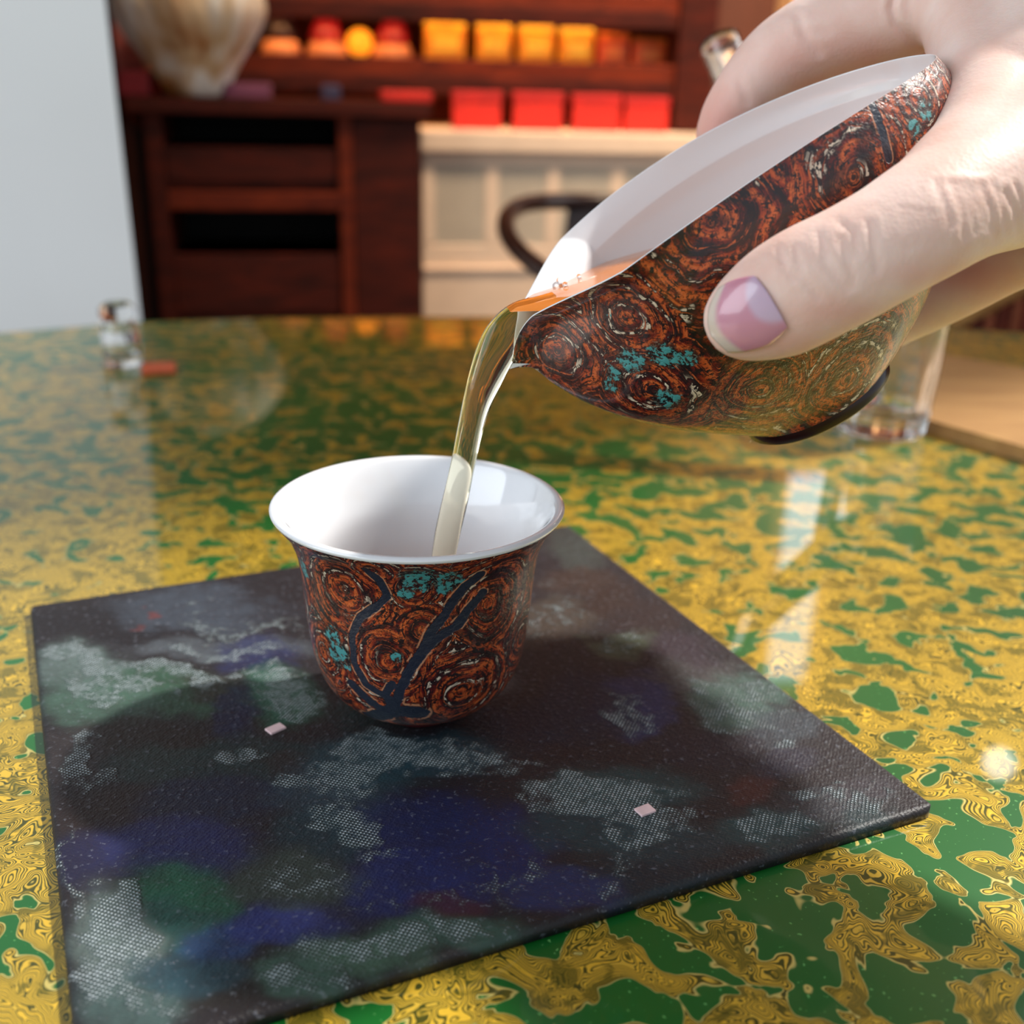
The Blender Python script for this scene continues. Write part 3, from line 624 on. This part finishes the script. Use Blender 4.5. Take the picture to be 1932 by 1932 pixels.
def jug_grid(nt=nt):
    rows = []
    for t in np.linspace(0, 1, nt)**1.15:
        xmin = sm(t, [(0, -99), (.02, -80), (.05, -60), (.09, -50), (.2, -36), (.35, -8), (.5, 32), (.7, 100), (.85, 165), (1, 240)])
        xmax = sm(t, [(0, 858), (.1, 868), (.25, 858), (.4, 826), (.55, 784), (.7, 735), (.85, 668), (.95, 600), (1, 545)])
        wv = sm(t, [(0, 290), (.2, 298), (.4, 284), (.6, 250), (.8, 200), (.95, 160), (1, 152)])
        pf = max(0, 1-t/.55)
        x = (xmin+xmax)/2 + (xmax-xmin)/2*c_
        e = np.clip((1+c_)/pin, 0, 1); pinch = e*e*(3-2*e)*.6+.4*e; pinch = 1-(1-pinch)*pf
        sy = np.sign(s_)*np.abs(s_)**.95
        y = wv*sy*pinch
        xr = a_r*(1+c_)-95
        zr = k_r*s_*s_ + k2*(1+c_)/2 - lip*np.clip(-xr/95, 0, 1)**1.4
        z = zr*(1-t) - NB*t
        rows.append(np.stack([x, y, z], -1))
    return np.array(rows)
JG = jug_grid(); JGw = J(JG[..., 0], JG[..., 1], JG[..., 2])
jb = J(400, 0, -455)
jug = empty('pouring_jug', jb, 'lacquered boat-shaped pouring jug with a white inside, held tilted in the hand', 'jug')
me = mesh('body', JGw.reshape(-1, 3), grid_faces(nt, nph)); bm = bmesh.new(); bm.from_mesh(me); bmesh.ops.recalc_face_normals(bm, faces=bm.faces[:]); bm.to_mesh(me); bm.free()
jbody = link('body', me, M_lac, jug)
# inner wall, thin at the rim
du = np.roll(JG, -1, 1)-np.roll(JG, 1, 1); dt = np.gradient(JG, axis=0); nr = np.cross(du, dt); nr /= np.linalg.norm(nr, axis=2, keepdims=True)+1e-9
cen = np.array([400., 0, -150]); 
if ((cen-JG)*nr).sum(-1).mean() < 0: nr = -nr
tt = (np.linspace(0, 1, nt)**1.15)[:, None, None]; offs = 2.5 + 14.5*np.clip(tt/.12, 0, 1) + 42*np.clip((tt-.5)/.5, 0, 1)**2
IN = JG + nr*offs; rimtop = JG[:1] + nr[:1]*1.2 + np.array([0, 0, .8])
inner = np.concatenate([JG[:1]+nr[:1]*.0, rimtop, IN], 0); botc = np.tile(np.array([[[392., 0, -NB+48]]]), (1, nph, 1)); inner = np.concatenate([inner, botc], 0)
inw = J(inner[..., 0], inner[..., 1], inner[..., 2])
me = mesh('inner_glaze', inw.reshape(-1, 3), grid_faces(inner.shape[0], nph, flip=True)); jin = link('inner_glaze', me, M_white, jug)
fr = []
for r, z in [(1.0, -NB+3), (1.0, -NB-4), (1.0, -NB-20), (.97, -NB-24), (.86, -NB-24), (.83, -NB-20), (.82, -NB-6), (.02, -NB-6)]:
    fr.append(np.stack([392.5+152.5*r*c_, 152*r*s_, np.full(nph, z)], -1))
fr = np.array(fr); fw = J(fr[..., 0], fr[..., 1], fr[..., 2])
link('foot_ring', mesh('foot_ring', fw.reshape(-1, 3), grid_faces(len(fr), nph)), simple('dark_foot_lacquer', (40, 14, 12), .25, .1), jug)
hit = pickers(jbody.data); pxj = .25/F*.9
cs_ = [(1235, 738, 120), (1440, 735, 100), (1050, 665, 115), (1345, 420, 150), (1610, 335, 135), (1735, 185, 75), (1170, 840, 90), (1600, 715, 110), (1180, 600, 90)]
shells = [(h, r*pxj) for h, r in ((hit(x, y), r) for x, y, r in cs_) if h is not None]
vn = [([(1645, 195), (1662, 240), (1676, 300)], 8*pxj)]
veins = [(H(pl), hw) for pl, hw in vn]; veins = [v for v in veins if len(v[0]) > 1]
tl = [(hit(1190, 680), 34*pxj), (hit(1250, 668), 36*pxj), (hit(1300, 675), 24*pxj), (hit(1160, 705), 22*pxj), (hit(1150, 730), 20*pxj), (hit(1260, 755), 34*pxj), (hit(1745, 205), 24*pxj), (hit(1725, 240), 20*pxj)]
tl = [q for q in tl if q[0] is not None]
back = []
for k in range(36):
    i, j = rng.integers(20, nt-1), rng.integers(nph//2, nph); back.append((JGw[i, j], rng.uniform(.007, .012)))
motif_attrs(jbody.data, verts(jbody.data), shells, veins, tl, back)

# tea in the jug: cut the inner wall with the liquid's plane
far = inw[5:-1]
p1 = J(*[np.float64(v) for v in (20., 40., 0.)]); 
hin = pickers(jin.data)
pa = hin(1100, 512); nn = np.array([0, 0, 1.])*math.cos(.24) - R*math.sin(.24)
if pa is None: pa = P(1100, 524, .265)
pb = pa + R*.01; pb = pb - nn*((pb-pa)@nn)
crs = []
for j in range(nph):
    s = (inw[2:-1, j]-pa)@nn
    w_ = np.where((s[:-1] > 0) & (s[1:] <= 0))[0]
    if len(w_): i = w_[0]; f = s[i]/(s[i]-s[i+1]); crs.append(inw[2+i, j]*(1-f)+inw[3+i, j]*f)
    elif s[0] <= 0 and s[0] > -.007: 
        crs.append(inw[2, j] - nn*s[0])
crs = np.array(crs)
e1 = (pb-pa)/np.linalg.norm(pb-pa); e2 = np.cross(nn, e1); cc = crs.mean(0); an = np.arctan2((crs-cc)@e2, (crs-cc)@e1); crs = crs[np.argsort(an)]
rows = [cc + (crs-cc)*f - nn*(.0006*(f > .99)) for f in (1.0, .97, .8, .5, .2, .01)]
tea = link('tea', mesh('tea', np.vstack(rows), grid_faces(6, len(crs))), M_tea); set_props(tea, 'amber tea pooled behind the spout inside the jug', 'tea')
for (px, py, r) in [(1058, 535, .0011), (1066, 540, .0007), (1048, 531, .0006), (1092, 524, .0006)]:
    v = P(px, py, 1)-CAM; q = CAM + v*(((pa-CAM)@nn)/(v@nn))
    o = lathe('bubble', [(max(r*math.sin(a), 1e-5), r*.6-r*math.cos(a)*.9) for a in np.linspace(0, math.pi, 12)], q, M_glass, tea, 16)
# stream
sp = [(1050, 562, .250, 14), (1020, 583, .249, 26), (985, 603, .249, 33), (955, 634, .249, 36), (932, 672, .250, 37), (914, 716, .251, 34), (900, 760, .252, 29), (888, 808, .2535, 25), (877, 860, .255, 23), (866, 910, .2565, 23), (856, 955, .258, 24), (846, 1000, .260, 24), (838, 1045, .262, 23), (831, 1090, .264, 22), (826, 1125, .266, 22)]
pts = [P(a, b, c) for a, b, c, d in sp]; rad = [d*c/F for a, b, c, d in sp]
st = tube('tea_stream', pts, rad, M_stream, None, 32, flat=list(np.interp(np.arange(120), [0, 20, 45, 119], [.35, .5, .7, .95])), smooth_n=120)
V = verts(st.data); k = np.arange(len(V)); row = k//32; colm = k % 32
cen_ = V.reshape(120, 32, 3).mean(1)[row]; ph_ = colm/32*2*math.pi
V2 = cen_ + (V-cen_)*(1+(.10*np.sin(2*ph_+row*.10)+.05*np.sin(3*ph_-row*.17))*np.clip((100-row)/80, .15, 1))[:, None]
st.data.vertices.foreach_set('co', V2.ravel()); st.data.update()
set_props(st, 'clear amber stream of tea falling from the jug spout into the cup', 'tea stream')

# ================================================================ HAND
ico = bmesh.new(); bmesh.ops.create_icosphere(ico, subdivisions=3, radius=1); IV = np.array([v.co[:] for v in ico.verts]); IF = [tuple(v.index for v in f.verts) for f in ico.faces]; ico.free()
HV, HF = [], []
Rm = np.stack([R, U, B], 1)
def ball(px, py, d, rpx, flat=1.0):
    r = rpx*d/F; c = P(px, py, d); L = IV*r*np.array([1, 1, flat]); k = sum(len(v) for v in HV)
    HV.append(c + L @ Rm.T); HF.extend([(a+k, b+k, c2+k) for a, b, c2 in IF])
def chain(pts, per=7):
    pts = [tuple(p)+(1.0,)*(5-len(p)) for p in pts]; q = smooth_profile(pts, (len(pts)-1)*per+1)
    for p in q: ball(*p)
chain([(1404, 601, .2095, 79, .74), (1428, 590, .2085, 93, .74), (1475, 566, .2070, 110, .74), (1530, 535, .2055, 115, .76), (1600, 500, .2050, 114, .78), (1680, 455, .2055, 114, .80), (1745, 415, .2080, 119, .85), (1830, 365, .2140, 126, .9), (1930, 315, .224, 150, .95), (2050, 260, .235, 170, 1)])
chain([(1745, 415, .208, 110, .8), (1800, 350, .213, 108, .85), (1860, 280, .222, 108, .9), (1875, 200, .236, 108, 1), (1862, 110, .250, 104, 1), (1838, 30, .262, 100, 1), (1800, -50, .272, 105, 1)], 6)
chain([(1362, 252, .2925, 50), (1385, 212, .2915, 60), (1430, 152, .289, 68), (1480, 108, .2865, 77), (1545, 72, .284, 84), (1620, 44, .281, 88), (1690, 22, .278, 92), (1770, -20, .275, 100), (1850, -60, .272, 120)])
chain([(1930, 200, .240, 150), (1960, 80, .252, 150), (1930, -60, .264, 150), (2050, -160, .262, 190), (2200, -150, .255, 230)])
chain([(1960, 330, .236, 120), (2080, 200, .244, 200), (2200, 60, .25, 250)])
chain([(2080, 380, .245, 130), (2250, 250, .25, 240)])
# middle, ring and little fingers curl under and behind the jug
chain([(2090, 380, .262, 105), (1990, 440, .270, 82), (1900, 486, .279, 68), (1820, 530, .288, 64), (1750, 565, .297, 62), (1680, 600, .303, 58), (1620, 640, .303, 52)])
chain([(2080, 250, .285, 100), (1960, 330, .300, 84), (1840, 400, .312, 74), (1740, 450, .318, 68), (1650, 500, .318, 64), (1570, 560, .314, 56), (1530, 600, .310, 48)])
chain([(2060, 120, .290, 110), (1930, 200, .305, 88), (1800, 260, .315, 76), (1690, 320, .318, 70), (1600, 370, .316, 66), (1510, 430, .309, 56), (1460, 470, .305, 48)])
chain([(2060, 380, .255, 110), (2100, 280, .285, 120), (2080, 120, .290, 120), (2000, -20, .282, 130), (1900, -60, .275, 120)])
wr = P(2200, 120, .248); el = wr + np.array([.20, -.17, .03])
for q in np.linspace(0, 1, 26):
    c = wr*(1-q)+el*q; r = .031+.012*math.sin(q*2.2); L = IV*r*np.array([1, 1, .9]); k = sum(len(v) for v in HV); HV.append(c+L@Rm.T); HF.extend([(a+k, b+k, c2+k) for a, b, c2 in IF])
me = mesh('hand_balls', np.vstack(HV), HF); tmp = bpy.data.objects.new('tmp', me); COL.objects.link(tmp)
md = tmp.modifiers.new('r', 'REMESH'); md.mode = 'VOXEL'; md.voxel_size = .00085
md = tmp.modifiers.new('s', 'SMOOTH'); md.factor = .6; md.iterations = 14
bpy.context.view_layer.update(); dg = bpy.context.evaluated_depsgraph_get()
hm = bpy.data.meshes.new_from_object(tmp.evaluated_get(dg)); hm.name = 'hand'; bpy.data.objects.remove(tmp)
V = verts(hm); nrm = np.zeros(len(V)*3); hm.vertices.foreach_get('normal', nrm); nrm = nrm.reshape(-1, 3)
dv = V-CAM; dp = dv@FWD; hx, hy = CX+F*(dv@R)/dp, CX-F*(dv@U)/dp
facing = np.clip(-(nrm@(FWD)), 0, 1); frontm = facing*(dp < .262)
disp = np.zeros(len(V)); red = np.zeros(len(V))
def crease(pl, wd, amp, gate=None):
    global disp
    pl = np.array(pl, float); dm = np.full(len(V), 1e9)
    for a, b in zip(pl[:-1], pl[1:]):
        ab = b-a; t = np.clip(((hx-a[0])*ab[0]+(hy-a[1])*ab[1])/(ab@ab), 0, 1); dm = np.minimum(dm, np.hypot(hx-a[0]-t*ab[0], hy-a[1]-t*ab[1]))
    disp -= amp*(frontm if gate is None else gate)*(np.exp(-(dm/wd)**2)-.35*np.exp(-((dm-wd*2.2)/wd)**2))
for pl in ([(1500, 470), (1512, 520), (1545, 560)], [(1545, 440), (1560, 500), (1600, 545)], [(1590, 450), (1600, 490), (1612, 540)], [(1640, 420), (1650, 470), (1655, 510)], [(1580, 415), (1610, 440), (1615, 480)], [(1470, 470), (1480, 500), (1500, 525)]):
    crease(pl, 7, .00028)
for k in range(9):
    x0 = 1795+k*20+rng.uniform(-6, 6); crease([(x0-22, 335+k*3+rng.uniform(-12, 12)), (x0-2, 395), (x0+6, 430+k*3+rng.uniform(-10, 14))], rng.uniform(5, 8), rng.uniform(.00016, .00036))
for k in range(6): crease([(1700+k*14, 390+k*2), (1712+k*14, 440), (1714+k*14, 470)], 5, .00012)
gi = facing*(dp > .245)
crease([(1690, -20), (1682, 15), (1690, 45), (1715, 75), (1748, 96)], 7, .0010, facing); crease([(1505, 30), (1520, 70), (1545, 100)], 8, .0004, gi); crease([(1512, 60), (1560, 60)], 8, .0002, gi)
crease([(1395, 150), (1410, 190)], 8, .0003, gi)
V = V + nrm*disp[:, None]
hm.vertices.foreach_set('co', V.ravel()); hm.update()
def rb(px, py, rx, ry, s, g=1.0): return s*np.exp(-(((hx-px)/rx)**2+((hy-py)/ry)**2))*g
red += rb(1350, 230, 60, 90, .55)*(dp > .26) + rb(1500, 120, 90, 60, .3)*(dp > .26) + rb(1640, 95, 60, 30, .35)*(dp > .26) + rb(1480, 650, 120, 30, .35) + rb(1600, 590, 110, 30, .35) + rb(1740, 520, 100, 30, .3) + rb(1850, 520, 90, 60, .4)*(dp > .25)
fattr(hm, 'red', np.clip(red, 0, 1))
hand = link('hand', hm, M_skin)
set_props(hand, 'pale hand gripping the pouring jug, thumb in front and index finger behind', 'hand')
# thumbnail: a thin curved plate laid on the thumb
hit = pickers(hm)
# corners: cuticle top, cuticle bottom, free edge bottom, free edge top
def nail_pt(u, v):      # u: 0 cuticle .. 1 free edge, v: 0 upper side .. 1 lower side
    cu = smooth_profile([(1424, 523), (1446, 552), (1466, 585), (1484, 618)], 40); fr_ = smooth_profile([(1358, 545), (1338, 586), (1341, 630), (1374, 663)], 40)
    up = smooth_profile([(1424, 523), (1395, 528), (1374, 536), (1358, 545)], 40); lo2 = smooth_profile([(1484, 618), (1450, 648), (1412, 660), (1374, 663)], 40)
    g = lambda a, t: a[int(round(t*39))]*1.0
    def gl(a, t): x = t*39; i = min(int(x), 38); return a[i]*(1-(x-i))+a[i+1]*(x-i)
    return (1-u)*gl(cu, v)+u*gl(fr_, v)+(1-v)*gl(up, u)+v*gl(lo2, u)-((1-u)*(1-v)*cu[0]+(1-u)*v*cu[-1]+u*(1-v)*fr_[0]+u*v*fr_[-1])
nu, nv = 34, 30; NP = np.zeros((nu, nv, 3)); lun = np.zeros((nu, nv)); fre = np.zeros((nu, nv))
for i in range(nu):
    for j in range(nv):
        u, v = i/(nu-1), j/(nv-1); q = nail_pt(u, v); h = hit(q[0], q[1])
        if h is None: h = NP[i, j-1] if j else P(q[0], q[1], .2)
        dome = .0006*(1-(2*v-1)**4)*(1-(1-u)**6*.8)+.0003; NP[i, j] = h + B*dome
        lun[i, j] = np.clip((1-np.hypot(u/.36, (v-.42)/.46))*5, 0, 1)*.85; fre[i, j] = np.clip((u-.80-.10*(2*v-1)**2*-1)*12, 0, 1)
me = mesh('thumbnail', NP.reshape(-1, 3), grid_faces(nu, nv, False)); fattr(me, 'lunula', lun.ravel()); fattr(me, 'free', fre.ravel())
nl = link('thumbnail', me, M_nail, hand); sm_ = nl.modifiers.new('t', 'SOLIDIFY'); sm_.thickness = .0004; nl['label'] = 'glossy pink thumbnail with a pale half-moon'

# ================================================================ GLASS THINGS, TRAY
ty = [G(x, y, T) for x, y in [(1728, 812), (1765, 688), (2120, 750), (2160, 940), (1932, 872)]]
tray = prism('tea_board', [t[:2] for t in ty], T+.0002, T+.007, M_tan)
set_props(tray, 'pale tan wooden board lying on the table at the right', 'board')
tg = G(1660, 808, T); tumbler = lathe('glass_tumbler', smooth_profile([(.0001, .0005), (.019, .0005), (.0205, .002), (.022, .02), (.0245, .058), (.0243, .0592), (.0232, .058), (.0198, .02), (.0172, .010), (.0001, .009)], 60), tg, M_glass, None, 96)
Vt_ = verts_ = np.zeros(len(tumbler.data.vertices)*3); tumbler.data.vertices.foreach_get('co', Vt_); Vt_ = Vt_.reshape(-1, 3)-tg
at_ = np.arctan2(Vt_[:, 1], Vt_[:, 0]); rr_ = np.hypot(Vt_[:, 0], Vt_[:, 1]); k_ = 1+.03*np.cos(at_*12)*np.clip((.045-Vt_[:, 2])/.02, 0, 1)*(rr_ > .0165)
Vt_[:, :2] *= k_[:, None]; tumbler.data.vertices.foreach_set('co', (Vt_+tg).ravel()); tumbler.data.update()
set_props(tumbler, 'clear glass tumbler standing on the table behind the jug', 'glass')
g1, g0 = P(1362, 92, .50), P(1420, 160, .50)
dirn = (g1-P(1650, 790, .47)); L_ = np.linalg.norm(dirn); dirn /= L_
zq = Vector(dirn).to_track_quat('Z', 'Y').to_matrix()
gt_ = lathe('glass_tube', [(.0001, 0), (.006, .001), (.0085, .006), (.0085, L_*.6), (.0090, L_-.004), (.0094, L_-.001), (.0088, L_), (.0078, L_-.003), (.0072, L_*.6), (.0070, .008), (.0001, .006)], P(1650, 790, .47)+dirn*.004, M_glass, None, 40, M=zq)
set_props(gt_, 'clear glass tube leaning up from the tumbler, its mouth beside the index finger', 'glass tube')
vg = G(232, 690, T); hv = .036
vial = empty('glass_vial', vg, 'tiny clear glass vial at the left near the far table edge', 'vial')
lathe('body', smooth_profile([(.0001, .0004), (.0095, .0004), (.0105, .003), (.0100, .012), (.0106, .020), (.0085, .024), (.0080, .027), (.0066, .026), (.0085, .019), (.0082, .006), (.0001, .005)], 50), vg, M_glass, vial, 40)
lathe('stopper', smooth_profile([(.0060, .0255), (.0095, .028), (.0098, .033), (.006, .036), (.0001, .0365)], 20), vg, M_glass, vial, 32)
og = G(300, 700, T)
op = box('orange_slab', (-.009, -.010, .0002), (.009, .010, .003), simple('matte_orange', (200, 90, 50), .6, .1), None, .001, Matrix.Translation(Vector(og)) @ Matrix.Rotation(.3, 4, 'Z'))  # thin orange slab flat on the tabletop
set_props(op, 'small flat orange piece beside the glass vial', 'packet')

# ---- the bright slim window and the pendant bulb that the table mirrors
def mirror_hit(px, py, off=0.0, dist=None):
    g = G(px, py, T); v = P(px, py, 1)-CAM; v = v/np.linalg.norm(v); v[2] = -v[2]
    k = dist if dist else ((WO+WN*off-g)@WN)/(v@WN)
    q = g+v*k; return q, (q-WO)@WA, q[2]
_, sa_, za_ = mirror_hit(1545, 890, .02); _, sb_, zb_ = mirror_hit(1462, 1290, .02)
sm = (sa_+sb_)/2
win = wbox('window_1', sm-.045, sm+.045, za_, zb_, .0, .02, glow('daylight_pane', (200, 225, 255), 1.7, (220, 230, 240)), None, 0); win['kind'] = 'structure'
for a, b, c, d in ((sm-.07, sm-.045, za_-.03, zb_+.03), (sm+.045, sm+.07, za_-.03, zb_+.03), (sm-.045, sm+.045, za_-.03, za_), (sm-.045, sm+.045, zb_, zb_+.03), (sm-.045, sm+.045, (za_+zb_)/2-.01, (za_+zb_)/2+.01)):
    wbox('window_frame', a, b, c, d, 0, .03, M_tan, win)
lq, _, _ = mirror_hit(1885, 1440, dist=.95)
pl = empty('pendant_lamp', lq, 'small hanging bulb whose glint shows on the table right of the mat', 'lamp')
lathe('bulb', [(max(.016*math.sin(a), 1e-5), -.016*math.cos(a)) for a in np.linspace(0, math.pi, 16)], lq, glow('bulb_light', (255, 244, 226), 8, (255, 250, 240)), pl, 24)
lathe('socket', [(.0001, .034), (.009, .034), (.009, .014), (.0001, .014)], lq, M_chair, pl, 20)
tube('cord', [lq+[0, 0, .034], lq*[1, 1, 0]+[0, 0, 2.8]], [.002, .002], M_chair, pl, 8)
